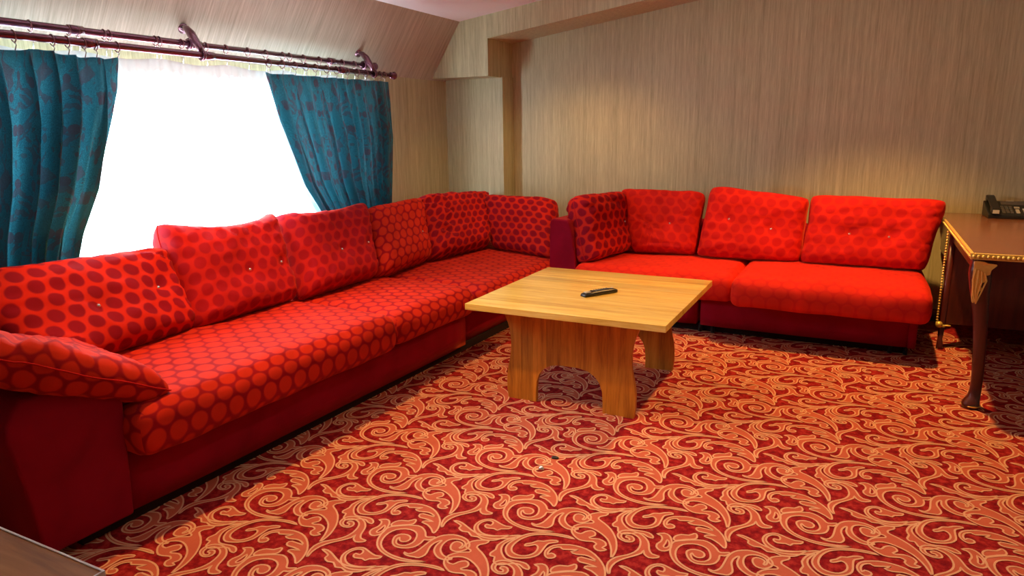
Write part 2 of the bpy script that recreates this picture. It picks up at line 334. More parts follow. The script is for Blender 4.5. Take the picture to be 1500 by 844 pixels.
# ================================================================ the room
X0, X1, Y0, Y1 = -3.22, 2.3, -1.3, 5.4
fl = obj('floor', boxm(X0, X1, Y0, Y1, -.05, 0), M_CG, kind='structure')
def build_carpet():
    hx, hy, ox, oy = .2942, .3254, -1.2507, 2.3221
    fv, ff, lv, lf, gv, gf = [], [], [], [], [], []
    shapes = []
    for ki, (k, p) in enumerate(SCROLL.items()):
        P = catmull([(a/1e4, b/1e4) for a, b in p], 2)
        tri = tessellate_polygon([[Vector((q.x, q.y, 0)) for q in P]])
        w = .0031 if k != 'Eh' else .0028
        n = len(P); out = []
        for i in range(n):
            t = (P[(i+1) % n]-P[i-1]); t = t.normalized() if t.length > 1e-9 else Vector((1, 0))
            nn = Vector((-t.y, t.x))*w; out += [P[i]+nn, P[i]-nn]
        shapes.append((k, P, tri, out, ki*.00004))
    for i in range(-14, 15):
        for j in range(-12, 13):
            if (i+j) % 2: continue
            cx, cy = ox+i*hx, oy+j*hy
            if not (X0+.45 < cx < X1-.3 and .2 < cy < Y1-.25): continue
            for k, P, tri, out, dz in shapes:
                V, F, z = (gv, gf, .0012) if k == 'Eh' else (fv, ff, .0006+dz)
                b = len(V); V += [(cx+q.x, cy+q.y, z) for q in P]; F += [(t[0]+b, t[1]+b, t[2]+b) for t in tri]
                b = len(lv); n = len(P); lv += [(cx+q.x, cy+q.y, .0015+dz) for q in out]
                lf += [(b+2*a, b+2*a+1, b+2*((a+1) % n)+1, b+2*((a+1) % n)) for a in range(n)]
    obj('scroll_motifs', pydata(fv, ff), M_CF, fl, kind='stuff')
    obj('scroll_outlines', pydata(lv, lf), M_CL, fl, kind='stuff')
    obj('scroll_eyes', pydata(gv, gf), M_CG, fl, kind='stuff')
build_carpet()

def cz(x): return 2.14+.135*(x+2.94)           # underside of the sloping ceiling
WY0, WY1, WZ0, WZ1 = 1.2, 3.95, .655, 1.62
bm = bmesh.new(); T = .18
for a in ((X0-T, X0, Y0, WY0, 0, 1.71), (X0-T, X0, WY1, Y1, 0, 1.71), (X0-T, X0, WY0, WY1, 0, WZ0), (X0-T, X0, WY0, WY1, WZ1, 1.71)): box(bm, *a)
bmesh.ops.recalc_face_normals(bm, faces=bm.faces[:])
obj('wall_left', bm, M_WALL, kind='structure')
obj('trim_3', prism([(X0-.2, 1.71), (X0, 1.71), (-2.94, cz(-2.94)), (-2.94, 2.4), (X0-.2, 2.4)], 'y', Y0, Y1), M_WALLS, kind='structure')
obj('wall_back', boxm(X0-T, X1, Y1, Y1+.1, 0, 3.1), M_WALL, kind='structure')
obj('wall_right', boxm(X1, X1+.1, Y0, Y1, 0, 3.1), M_WALL, kind='structure')
obj('wall_front', boxm(X0-T, X1+.1, Y0-.1, Y0, 0, 3.1), M_WALL, kind='structure')
obj('ceiling', prism([(-2.96, cz(-2.96)), (X1, cz(X1)), (X1, cz(X1)+.1), (-2.96, cz(-2.96)+.1)], 'y', Y0, Y1), M_CEIL, kind='structure')
obj('trim_1', boxm(X0, -2.684, 5.2, Y1, 0, 1.73), M_WALL, kind='structure')
obj('trim_2', prism([(X0, 1.722), (-2.694, 1.722), (-2.694, 2.0), (X1, 2.0+.135*(X1+2.694)), (X1, cz(X1)), (-2.94, cz(-2.94))], 'y', 4.98, Y1), M_WALL, kind='structure')
# skirting along the visible walls
obj('baseboard_back', boxm(-2.684, X1, Y1-.02, Y1, 0, .08, bev=.004), M_MAHO, kind='structure')
obj('baseboard_left', boxm(X0, X0+.02, Y0, 5.2, 0, .08, bev=.004), M_MAHO, kind='structure')
# window
win = obj('window_1', boxm(X0-.13, X0-.07, WY0, WY0+.06, WZ0, WZ1), M_FRAME, kind='structure')
bm = bmesh.new()
box(bm, X0-.13, X0-.07, WY1-.06, WY1, WZ0, WZ1); box(bm, X0-.13, X0-.07, WY0+.06, WY1-.06, WZ0, WZ0+.06); box(bm, X0-.13, X0-.07, WY0+.06, WY1-.06, WZ1-.06, WZ1)
obj('window_frame', bm, M_FRAME, win)
ys = [WY0+.06, 2.13, 3.03, WY1-.06]
for k in (1, 2): obj('mullion', boxm(X0-.13, X0-.07, ys[k]-.03, ys[k]+.03, WZ0+.06, WZ1-.06), M_FRAME, win)
for k in range(3): obj('pane', boxm(X0-.105, X0-.099, ys[k]+(.03 if k else 0), ys[k+1]-(.03 if k < 2 else 0), WZ0+.06, WZ1-.06), M_GLASS, win)
obj('window_sill', boxm(X0-.07, X0+.03, WY0-.03, WY1+.03, WZ0-.03, WZ0, bev=.005), M_FRAME, win)

# ================================================================ curtains and rods
ROD = ((-3.0, 1.687, .0165), (-3.085, 1.745, .0165))
rod = thing('curtain_rod', 'burgundy double curtain rod with round finials mounted above the window', 'curtain rod', (-3.04, 2.6, 1.70))
def rl(p): return (p[0]+3.04, p[1]-2.6, p[2]-1.70)
for k, (x, z, r) in enumerate(ROD):
    ye = (4.12, 4.02)[k]
    bm = bmesh.new(); tube(bm, [rl((x, .7, z)), rl((x, ye, z))], r, 14)
    obj('pole', bm, M_ROD, rod, smooth=True)
    bm = bmesh.new()
    pr = [(0, .0165), (.004, .022), (.012, .02), (.016, .012), (.022, .012), (.028, .024), (.04, .028), (.052, .024), (.06, .012), (.064, .002)]
    tube(bm, [rl((x, ye+a, z)) for a, _ in pr], [b for _, b in pr], 14)
    obj('finial', bm, M_ROD, rod, smooth=True)
    for y in (.0+1.99, 2.60, 3.62):
        bm = bmesh.new(); tube(bm, [rl((x, y-.03, z)), rl((x, y-.028, z)), rl((x, y+.028, z)), rl((x, y+.03, z))], [.017, .0215, .0215, .017], 14)
        obj('sleeve', bm, M_ROD, rod, smooth=True)
for y in (.9, 2.56, 3.94):
    bm = bmesh.new()
    tube(bm, [rl(p) for p in ((-3.135, y+.02, 1.823), (-3.115, y+.01, 1.826), (-3.085, y, 1.815), (-3.055, y-.005, 1.79), (-3.03, y-.005, 1.755), (-3.01, y, 1.722), (-3.0, y, 1.70))], [.014, .014, .018, .022, .020, .016, .012], 10)
    torus(bm, rl((ROD[0][0], y, ROD[0][1])), (0, 1, 0), .022, .008, 16, 6)
    torus(bm, rl((ROD[1][0], y, ROD[1][1])), (0, 1, 0), .022, .008, 16, 6)
    br = obj('bracket', bm, M_ROD, rod, smooth=True)
    bm = bmesh.new(); tube(bm, [rl((-3.150, y+.025, 1.832)), rl((-3.136, y+.02, 1.822))], .026, 16)
    obj('wall_plate', bm, M_ROD, br, smooth=True)

def lerp_tab(tab, z):
    tab = sorted(tab)
    if z <= tab[0][0]: return tab[0][1]
    for (a, b), (c, d) in zip(tab, tab[1:]):
        if z <= c: return b+(d-b)*(z-a)/(c-a)
    return tab[-1][1]
def curtain(name, x0, left, right, ztop, zbot, folds, amp, mat, label, width, seed, ns=220, nt=56, ripple=0):
    rnd = random.Random(seed)
    c = thing(name, label, 'curtain', (x0, lerp_tab(left, ztop(0)), zbot), 0, 'teal damask curtains' if mat is M_CUR else None)
    yo = c.location.y
    ph = [rnd.uniform(-.9, .9) for _ in range(int(folds)+3)]; am = [rnd.uniform(.55, 1.25) for _ in range(int(folds)+3)]
    V, F, UV = [], [], []
    for j in range(nt+1):
        t = j/nt
        for i in range(ns+1):
            s = i/ns
            zt = ztop(s); z = zt+(zbot-zt)*t
            yl, yr = lerp_tab(left, z), lerp_tab(right, z)
            a = s*folds; k = int(a); f = a-k
            A = am[k]*(1-f)+am[k+1]*f; p = ph[k]*(1-f)+ph[k+1]*f
            w = math.sin(2*math.pi*a+p+.5*math.sin(3*t+k))
            w = math.copysign(abs(w)**.8, w)
            w2 = .35*math.sin(2*math.pi*a*2.3+1.7*p+2*t)
            e = min(1, .35+t*2.2)
            x = amp*A*e*(w+w2)
            y = yl+(yr-yl)*s+.25*amp*math.cos(2*math.pi*a+p)
            V.append((x, y-yo, z-zbot)); UV.append((s*width, z))
    for j in range(nt):
        for i in range(ns):
            q = j*(ns+1)+i; F.append((q, q+1, q+ns+2, q+ns+1))
    me = pydata(V, F); uv = me.uv_layers.new(name='UVMap')
    for l in me.loops: uv.data[l.index].uv = UV[l.vertex_index]
    obj('fabric', me, mat, c, smooth=True)
    return c, yo
def rings(c, yo, x0, zbot, rodk, ys, ztab):
    x, z, r = ROD[rodk]
    for y in ys:
        bm = bmesh.new(); torus(bm, (x-x0, y-yo, z-zbot-.004), (.12, 1, .1), .0225, .0024, 18, 6)
        rg = obj('ring', bm, M_RING, c, smooth=True)
        bm = bmesh.new(); zt = ztab(y)+.004
        tube(bm, [(x-x0, y-yo, z-zbot-.024), (x-x0+.004, y-yo+.004, (z-.024+zt)/2-zbot), (x-x0-.002, y-yo, zt-zbot-.008)], .0022, 6)
        ball(bm, (x-x0+.002, y-yo, z-zbot-.028), .0035, 6)
        obj('hook', bm, M_SILV, rg, smooth=True)
scal1 = lambda s: 1.645-.014*abs(math.sin(s*9.5))-.018*max(0, (s-.8)*5)*abs(math.sin(s*25))
c, yo = curtain('teal_curtain', -3.005, [(0.3, 1.2), (1.7, 1.15)], [(.3, 1.70), (.55, 1.70), (.749, 1.80), (.9, 1.855), (1.08, 1.955), (1.358, 2.05), (1.5, 2.09), (1.63, 2.105)],
    scal1, .64, 9, .062, M_CUR, 'teal damask curtain at the left side of the window, lower part pulled to the left', 1.5, 3)
rings(c, yo, -3.005, .64, 0, (1.30, 1.42, 1.55, 1.683, 1.83, 1.89, 1.96, 2.01, 2.11), lambda y: scal1((y-1.15)/.96))
scal2 = lambda s: 1.632+.014*s-.004*abs(math.sin(s*18))
c, yo = curtain('teal_curtain', -3.005, [(.3, 3.55), (.6, 3.50), (.776, 3.34), (1.0, 3.17), (1.363, 3.02), (1.64, 2.96)], [(.3, 4.0), (.79, 4.07), (1.27, 4.135), (1.5, 4.12), (1.66, 4.10)],
    scal2, .64, 11, .036, M_CUR, 'teal damask curtain at the right side of the window, swept aside to the right', 1.7, 5)
rings(c, yo, -3.005, .64, 0, (3.0, 3.10, 3.20, 3.29, 3.37, 3.47, 3.56, 3.66, 3.76, 3.85, 3.93, 4.0, 4.05), lambda y: scal2((y-2.96)/1.14))
scal3 = lambda s: 1.655-.016*abs(math.sin(s*22))**1.5
c, yo = curtain('sheer_curtain', -3.085, [(0, 1.18), (2, 1.18)], [(0, 4.0), (2, 4.0)], scal3, .66, 46, .008, M_SHEER,
    'white voile sheer curtain glowing with daylight between the two teal curtains', 3.4, 9, 460, 26)
V, F = [], []
for i in range(461):
    s = i/460; y = 1.18+2.82*s; zt = scal3(s)+.006; d = .055+.006*math.sin(s*300)+(.012 if int(s*150) % 2 else 0)
    V += [(.006+.004*math.sin(s*46*6.28), y-yo, zt-.66), (.008+.005*math.sin(s*46*6.28), y-yo, zt-d-.66)]
for i in range(460): F.append((2*i, 2*i+2, 2*i+3, 2*i+1))
obj('header_tape', pydata(V, F), M_TAPE, c)
rings(c, yo, -3.085, .66, 1, (1.4, 1.6, 1.80, 1.957, 1.995, 2.114, 2.14, 2.37, 2.392, 2.515, 2.66, 2.787, 2.937, 3.066, 3.198, 3.253, 3.367, 3.505, 3.6, 3.72, 3.84, 3.95), lambda y: scal3((y-1.18)/2.82))

# ================================================================ upholstery builders
def rbox(x0, x1, y0, y1, z0, z1, r, crown=0, nx=14, ny=22, nz=6, seed=0, wob=.004, uv=None):
    """soft rounded box with a seam-free skin; uv(co,nrm) gives unrolled metres"""
    c = Vector(((x0+x1)/2, (y0+y1)/2, (z0+z1)/2)); h = Vector(((x1-x0)/2, (y1-y0)/2, (z1-z0)/2))
    bm = bmesh.new(); idx = {}
    def vert(p):
        key = tuple(round(a, 5) for a in p)
        if key in idx: return idx[key]
        q = Vector([p[k]*h[k] for k in range(3)])
        inn = Vector([max(-(h[k]-r), min(h[k]-r, q[k])) for k in range(3)])
        d = q-inn
        if d.length > 1e-9:
            q = inn+d.normalized()*r
        if crown:
            q.z += (1 if p[2] > -.2 else .25)*crown*(1-p[0]**2)**.6*(1-p[1]**2)**.4*(max(0, p[2]) if p[2] > 0 else 0)
            q.x += .35*crown*(abs(p[0]) > .99)*math.copysign(1, p[0])*(1-p[1]**2)*(1-p[2]**2)
            q.y += .35*crown*(abs(p[1]) > .99)*math.copysign(1, p[1])*(1-p[0]**2)*(1-p[2]**2)
        if wob:
            n = noise.noise_vector(Vector((q.x*7+seed*3.1, q.y*7, q.z*7+seed)))
            q += n*wob
        idx[key] = bm.verts.new(q+c); return idx[key]
    def lin(n): return [-math.cos(math.pi*i/n) if n > 3 else -1+2*i/n for i in range(n+1)]
    def blend(n):
        return [.45*a+.55*(-1+2*i/n) for i, a in enumerate(lin(n))]
    gx, gy, gz = blend(nx), blend(ny), blend(nz)
    for s in (-1, 1):
        for i in range(nx):
            for j in range(ny): bm.faces.new([vert(p) for p in ((gx[i], gy[j], s), (gx[i+1], gy[j], s), (gx[i+1], gy[j+1], s), (gx[i], gy[j+1], s))])
        for i in range(nx):
            for j in range(nz): bm.faces.new([vert(p) for p in ((gx[i], s, gz[j]), (gx[i+1], s, gz[j]), (gx[i+1], s, gz[j+1]), (gx[i], s, gz[j+1]))])
        for i in range(ny):
            for j in range(nz): bm.faces.new([vert(p) for p in ((s, gy[i], gz[j]), (s, gy[i+1], gz[j]), (s, gy[i+1], gz[j+1]), (s, gy[i], gz[j+1]))])
    bmesh.ops.recalc_face_normals(bm, faces=bm.faces[:])
    if uv:
        L = bm.loops.layers.uv.new('UVMap')
        for f in bm.faces:
            for l in f.loops: l[L].uv = uv(l.vert.co, f.normal, z1)
    return bm
def uv_left(co, n, zt):     # seat whose front faces +x
    d = zt-co.z; u, v = co.y, co.x
    if abs(n.x) > .7 or (abs(n.x) > .25 and abs(n.x) > abs(n.y)): v += d
    elif abs(n.y) > .5: u += d*(1 if n.y > 0 else -1)
    return (u, v)
def uv_right(co, n, zt):    # seat whose front faces -y
    d = zt-co.z; u, v = co.x, co.y
    if abs(n.y) > .7 or (abs(n.y) > .25 and abs(n.y) > abs(n.x)): v -= d
    elif abs(n.x) > .5: u += d*(1 if n.x > 0 else -1)
    return (u, v)

GC = 'spotted back cushions on the corner sofas'
def cushion(label, cor, th, studs=(), seed=0, mat=None, wr=1.0, pinch=.055, sag=.0, folds=(), uvo=(0, 0), rot90=False, name='back_cushion', rnd=1.0, group=GC):
    BL, BR, TR, TL = [Vector(p) for p in cor]
    org = (BL+BR)/2; org.z = min(BL.z, BR.z)
    c = thing(name, label, 'cushion', org, 0, group)
    W = ((BR-BL).length+(TR-TL).length)/2; H = ((TL-BL).length+(TR-BR).length)/2
    nu, nv = 44, 34
    def base(u, v):
        return BL*(1-u)*(1-v)+BR*u*(1-v)+TR*u*v+TL*(1-u)*v
    nrm = (BR-BL).cross(TL-BL).normalized()
    def P(u, v, side):
        a, b = 2*u-1, 2*v-1
        cr = (abs(a)*abs(b))**5
        u2 = .5+.5*a*(1-pinch*(1-b*b)*abs(a)**3-.075*rnd*cr); v2 = .5+.5*b*(1-pinch*(1-a*a)*abs(b)**3-.10*rnd*cr)
        p = base(u2, v2)
        prof = (max(0, 1-abs(a)**6)*max(0, 1-abs(b)**6))**.40
        t = th/2*prof*(1+.18*max(0, -b)*(1-a*a))
        n3 = noise.noise(Vector((a*1.6+seed*5.3, b*1.6, seed*2.1)))
        t += .012*n3*prof
        # radiating creases from the corners and user folds
        wgt = (max(abs(a), abs(b)))**4*(1-max(abs(a), abs(b))**14)
        ang = math.atan2(b, a)
        t += wr*.008*wgt*math.sin(ang*26+6*noise.noise(Vector((a*3, b*3, seed))))*prof**.2
        rg = 1-abs(noise.noise(Vector((a*2.2+seed*7.7+.6*b, b*3.4-seed, 1.3*seed)))*2.2)
        t += wr*.010*max(0, rg)**3*prof
        if side > 0:
            for (fu, fv, du, dv, w_, amp_) in folds:
                dx, dy = u-fu, v-fv; L = math.hypot(du, dv)
                al = (dx*du+dy*dv)/L/L; ac = (dx*dv-dy*du)/L + .02*math.sin(al*5)
                if -.05 < al < 1.05:
                    k = 1.7*math.sin(max(0, min(1, al))*math.pi)**.6
                    t -= amp_*k*math.exp(-(ac/w_)**2); t += .6*amp_*k*math.exp(-((ac-1.8*w_)/w_)**2)
            for (su, sv) in studs:
                d2 = ((u-su)*W)**2+((v-sv)*H)**2; t -= .016*math.exp(-d2/.0011)+.008*math.exp(-d2/.006)
        p = p+nrm*(t*side)
        p.z += sag*(abs(a)**3-.45*(1-a*a))*max(0, b)**2
        p += noise.noise_vector(Vector((a*2.3+seed, b*2.3, 4.0)))*.006*wr*(1-prof*.4)
        return p-org
    V, F, UV = [], [], {}
    def UVf(u, v):
        q = (u*W+uvo[0], v*H+uvo[1]); return (q[1], q[0]) if rot90 else q
    grid = {}
    for side in (1, -1):
        for j in range(nv+1):
            for i in range(nu+1):
                edge = i in (0, nu) or j in (0, nv)
                if side < 0 and edge: grid[(side, i, j)] = grid[(1, i, j)]; continue
                uu = .5-.5*math.cos(math.pi*i/nu); vv = .5-.5*math.cos(math.pi*j/nv)
                uu = .5*uu+.5*i/nu; vv = .5*vv+.5*j/nv
                grid[(side, i, j)] = len(V); UV[len(V)] = UVf(uu, vv); V.append(tuple(P(uu, vv, side)))
    for side in (1, -1):
        for j in range(nv):
            for i in range(nu):
                q = [grid[(side, i, j)], grid[(side, i+1, j)], grid[(side, i+1, j+1)], grid[(side, i, j+1)]]
                F.append(q if side > 0 else q[::-1])
    for side in (1, -1):        # unroll the cloth so that the spots keep their size over the swell
        def dist(p, q): return math.dist(V[p], V[q])
        SU = {}
        for j in range(nv+1):
            acc = [0]
            for i in range(nu): acc.append(acc[-1]+dist(grid[(side, i, j)], grid[(side, i+1, j)]))
            for i in range(nu+1): SU[i, j] = acc[i]-acc[nu//2]
        for i in range(nu+1):
            acc = [0]
            for j in range(nv): acc.append(acc[-1]+dist(grid[(side, i, j)], grid[(side, i, j+1)]))
            for j in range(nv+1):
                if side < 0 and (i in (0, nu) or j in (0, nv)): continue
                q = (SU[i, j]+W/2+uvo[0], acc[j]-acc[nv//2]+H/2+uvo[1]); UV[grid[(side, i, j)]] = (q[1], q[0]) if rot90 else q
    me = pydata(V, F); l = me.uv_layers.new(name='UVMap')
    for lp in me.loops: l.data[lp.index].uv = UV[lp.vertex_index]
    obj('cover', me, mat or M_DOT, c, smooth=True)
    rim = [grid[(1, i, 0)] for i in range(nu)]+[grid[(1, nu, j)] for j in range(nv)]+[grid[(1, i, nv)] for i in range(nu, 0, -1)]+[grid[(1, 0, j)] for j in range(nv, 0, -1)]
    bm = bmesh.new(); tube(bm, [Vector(V[i]) for i in rim], .0026, 6, closed=True)
    obj('piping', bm, M_PIPE, c, smooth=True)
    for (su, sv) in studs:
        bm = bmesh.new(); p = P(su, sv, 1)+nrm*.001
        ball(bm, p, .0095, 10); bmesh.ops.recalc_face_normals(bm, faces=bm.faces[:])
        obj('crystal_stud', bm, M_STUD, c)
    return c

# ================================================================ corner sofa by the window
RZ = -.036
L0 = Vector((-2.13, 1.2, 0))
sofa = thing('corner_sofa', 'long red velvet corner sofa with spotted seats standing under the window', 'sofa', L0, RZ)
obj('base', rbox(-.98, 0, .13, 2.26, .045, .262, .018, nx=6, ny=10, nz=3, wob=.002), M_VEL, sofa, smooth=True)
obj('base', rbox(-.98, -.045, 2.275, 4.02, .045, .262, .018, nx=6, ny=10, nz=3, wob=.002), M_VEL, sofa, smooth=True)
obj('plinth', boxm(-.95, -.04, -.02, 3.98, 0, .05), M_DARK, sofa)
obj('backrest', rbox(-1.06, -.92, -.1, 3.92, .05, .61, .05, nx=6, ny=20, nz=6, wob=.004), M_VEL, sofa, smooth=True)
seats = [(-.90, .085, .14, 1.525, 1, .425), (-.90, .060, 1.53, 2.30, 2, .405), (-.90, .10, 2.305, 3.98, 3, .395)]
for a, b, y0, y1, sd, zt_ in seats:
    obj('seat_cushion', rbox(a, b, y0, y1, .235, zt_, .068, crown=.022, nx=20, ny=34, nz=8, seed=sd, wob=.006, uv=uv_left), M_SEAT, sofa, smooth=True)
# flared arm nearest the camera
def arm_prof(z):           # (y outer, y inner) in sofa space
    t = z/.54
    return (-.15-.07*t**1.6, .135+.02*t)
V, F = [], []
zs = [0.045, .1, .2, .3, .38, .44, .485, .515, .535, .545]
nx_ = 12
rings_ = []
for z in zs:
    yo_, yi_ = arm_prof(z)
    k = max(0, (z-.44)/.105); yo_ += .085*k*k; yi_ -= .10*k*k
    ring = []
    pts = []
    for i in range(nx_+1):
        x = -.98+(.98+.004)*i/nx_
        pts.append((x, yo_))
    for i in range(1, 5): pts.append((.004+.0*i, yo_+(yi_-yo_)*i/5))
    for i in range(nx_, -1, -1): pts.append((-.98+(.98+.004)*i/nx_, yi_))
    dz = 0
    rings_.append(len(V)); V += [(x-.03*max(0, k)**2*(x > -.05), y, z) for x, y in pts]
n_ = len(pts)
for a in range(len(zs)-1):
    for i in range(n_):
        j = (i+1) % n_; F.append((rings_[a]+i, rings_[a]+j, rings_[a+1]+j, rings_[a+1]+i))
F.append(tuple(rings_[-1]+i for i in range(n_))); F.append(tuple(rings_[0]+i for i in range(n_-1, -1, -1)))
me = pydata(V, F)
a = obj('armrest', me, M_VEL, sofa, smooth=True)
bv = a.modifiers.new('bevel', 'BEVEL'); bv.width = .018; bv.segments = 3; bv.limit_method = 'ANGLE'; bv.angle_limit = math.radians(50)

SUB = 'standing on the corner sofa by the window'
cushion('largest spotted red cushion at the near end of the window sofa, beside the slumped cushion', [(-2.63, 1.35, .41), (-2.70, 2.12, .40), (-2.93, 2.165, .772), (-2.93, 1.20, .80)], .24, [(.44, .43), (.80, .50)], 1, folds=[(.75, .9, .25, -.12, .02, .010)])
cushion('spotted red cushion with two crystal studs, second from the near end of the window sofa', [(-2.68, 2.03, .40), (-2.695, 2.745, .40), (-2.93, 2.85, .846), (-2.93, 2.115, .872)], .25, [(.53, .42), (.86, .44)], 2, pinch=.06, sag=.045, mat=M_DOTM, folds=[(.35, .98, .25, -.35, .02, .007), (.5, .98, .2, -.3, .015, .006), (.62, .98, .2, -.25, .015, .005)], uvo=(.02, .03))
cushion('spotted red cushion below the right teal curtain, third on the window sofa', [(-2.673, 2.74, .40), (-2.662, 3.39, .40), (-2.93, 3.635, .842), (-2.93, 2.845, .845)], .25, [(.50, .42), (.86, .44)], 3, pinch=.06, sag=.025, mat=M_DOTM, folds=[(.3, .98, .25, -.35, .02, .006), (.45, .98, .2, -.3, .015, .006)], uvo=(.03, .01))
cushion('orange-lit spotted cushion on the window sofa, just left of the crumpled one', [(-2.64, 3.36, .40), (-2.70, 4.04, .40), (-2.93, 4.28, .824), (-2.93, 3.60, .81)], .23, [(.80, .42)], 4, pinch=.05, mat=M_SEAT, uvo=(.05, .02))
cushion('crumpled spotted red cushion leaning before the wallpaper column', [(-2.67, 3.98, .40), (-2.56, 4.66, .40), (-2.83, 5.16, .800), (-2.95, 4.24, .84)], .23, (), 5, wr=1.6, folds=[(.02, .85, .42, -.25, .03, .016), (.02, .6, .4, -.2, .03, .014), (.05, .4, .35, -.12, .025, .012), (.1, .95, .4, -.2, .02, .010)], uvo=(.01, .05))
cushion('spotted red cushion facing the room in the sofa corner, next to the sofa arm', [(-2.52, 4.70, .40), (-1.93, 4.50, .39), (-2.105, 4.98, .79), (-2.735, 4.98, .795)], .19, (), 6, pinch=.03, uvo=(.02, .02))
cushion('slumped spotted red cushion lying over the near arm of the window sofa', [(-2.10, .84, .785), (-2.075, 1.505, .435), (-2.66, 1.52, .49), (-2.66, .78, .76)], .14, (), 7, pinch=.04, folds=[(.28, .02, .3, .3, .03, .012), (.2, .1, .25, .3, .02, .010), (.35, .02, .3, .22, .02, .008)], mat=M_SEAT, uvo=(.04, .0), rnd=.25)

# ================================================================ sofa along the back wall
R0 = Vector((-.7, 4.45, 0))
so2 = thing('sofa', 'red velvet sofa with bright red seats standing along the papered back wall', 'sofa', R0, 0)
def rr(x): return x+.7
obj('base', rbox(rr(-1.74), rr(-.895), 0, .90, .05, .262, .016, nx=8, ny=6, nz=3, wob=.002), M_VEL, so2, smooth=True)
obj('base', rbox(rr(-.880), rr(.345), -.012, .90, .05, .262, .016, nx=8, ny=6, nz=3, wob=.002), M_VEL, so2, smooth=True)
obj('end_panel', rbox(rr(.30), rr(.348), -.018, .90, .05, .262, .010, nx=3, ny=6, nz=3, wob=0), M_VEL, so2, smooth=True)
obj('plinth', boxm(rr(-1.7), rr(.30), .06, .88, 0, .055), M_DARK, so2)
for x in (-.88, -.80, .22, .30):
    bm = bmesh.new(); tube(bm, [(rr(x), .035, 0), (rr(x), .035, .055)], .012, 10); obj('foot', bm, M_BLACK, so2, smooth=True)
obj('backrest', rbox(rr(-1.85), rr(.34), .76, .93, .05, .64, .05, nx=20, ny=5, nz=6, wob=.004), M_VEL, so2, smooth=True)
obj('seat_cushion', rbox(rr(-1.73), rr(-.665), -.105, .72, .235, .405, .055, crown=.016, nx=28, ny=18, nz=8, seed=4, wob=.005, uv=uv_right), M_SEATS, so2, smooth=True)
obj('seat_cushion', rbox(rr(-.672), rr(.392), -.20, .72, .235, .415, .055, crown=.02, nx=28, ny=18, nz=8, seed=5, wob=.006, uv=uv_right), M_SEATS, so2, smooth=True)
V = []
for y in (-.03, .93):
    for x, z in ((-1.935, .05), (-1.69, .05), (-1.76, .60), (-1.785, .68), (-1.80, .70), (-1.905, .705), (-1.925, .69), (-1.93, .6)):
        V.append((rr(x), y, z if y < .5 else z-.02*(z > .5)))
F = [tuple(range(7, -1, -1)), tuple(range(8, 16))]+[(i, (i+1) % 8, 8+(i+1) % 8, 8+i) for i in range(8)]
a = obj('armrest', pydata(V, F), M_VEL, so2)
bv = a.modifiers.new('bevel', 'BEVEL'); bv.width = .012; bv.segments = 3; bv.limit_method = 'ANGLE'; bv.angle_limit = math.radians(40)

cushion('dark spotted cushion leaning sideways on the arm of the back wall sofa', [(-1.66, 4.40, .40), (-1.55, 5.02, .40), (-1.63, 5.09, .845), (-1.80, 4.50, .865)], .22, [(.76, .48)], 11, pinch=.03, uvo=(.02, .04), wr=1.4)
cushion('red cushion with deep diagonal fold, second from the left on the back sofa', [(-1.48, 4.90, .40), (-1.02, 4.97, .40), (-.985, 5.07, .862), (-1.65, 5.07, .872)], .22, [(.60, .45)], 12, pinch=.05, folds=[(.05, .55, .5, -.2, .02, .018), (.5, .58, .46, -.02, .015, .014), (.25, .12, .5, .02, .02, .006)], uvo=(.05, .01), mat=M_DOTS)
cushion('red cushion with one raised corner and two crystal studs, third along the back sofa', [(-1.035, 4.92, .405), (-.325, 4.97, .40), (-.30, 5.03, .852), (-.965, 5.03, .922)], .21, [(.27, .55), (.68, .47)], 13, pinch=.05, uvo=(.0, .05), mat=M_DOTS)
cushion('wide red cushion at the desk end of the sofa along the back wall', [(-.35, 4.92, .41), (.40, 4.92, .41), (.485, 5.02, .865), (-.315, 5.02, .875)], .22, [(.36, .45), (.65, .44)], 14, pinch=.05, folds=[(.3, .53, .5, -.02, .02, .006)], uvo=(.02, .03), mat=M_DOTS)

# ================================================================ coffee table
TX, TY = -1.177, 3.293
ct = thing('coffee_table', 'square pine coffee table with arched side panels standing on the carpet', 'table', (TX, TY, 0))
hw, hd, zt, th = .487, .497, .495, .030
edges = [-hd+2*hd*k/8+(random.uniform(-.015, .015) if 0 < k < 8 else 0) for k in range(9)]
for k in range(8):
    dz = random.uniform(-.0003, .0003)
    obj('board', boxm(-hw, hw, edges[k]+.0003, edges[k+1]-.0003, zt-th, zt+dz, bev=.0012), M_TOP, ct)
def clipx(poly, a, keep):  # keep = +1 keeps x>=a
    out = []
    for i, p in enumerate(poly):
        q = poly[(i+1) % len(poly)]; ip, iq = (p[0]-a)*keep >= 0, (q[0]-a)*keep >= 0
        if ip: out.append(p)
        if ip != iq:
            t = (a-p[0])/(q[0]-p[0]); out.append((a, p[1]+t*(q[1]-p[1])))
    return out
half = [(0, .206), (.05, .205), (.095, .196), (.13, .176), (.155, .145), (.168, .105), (.172, .05), (.172, 0), (.322, 0), (.328, .05), (.328, .11), (.322, .16), (.312, .20), (.305, .25), (.304, .30), (.309, .345), (.320, .385), (.335, .42), (.35, .45), (.355, .465)]
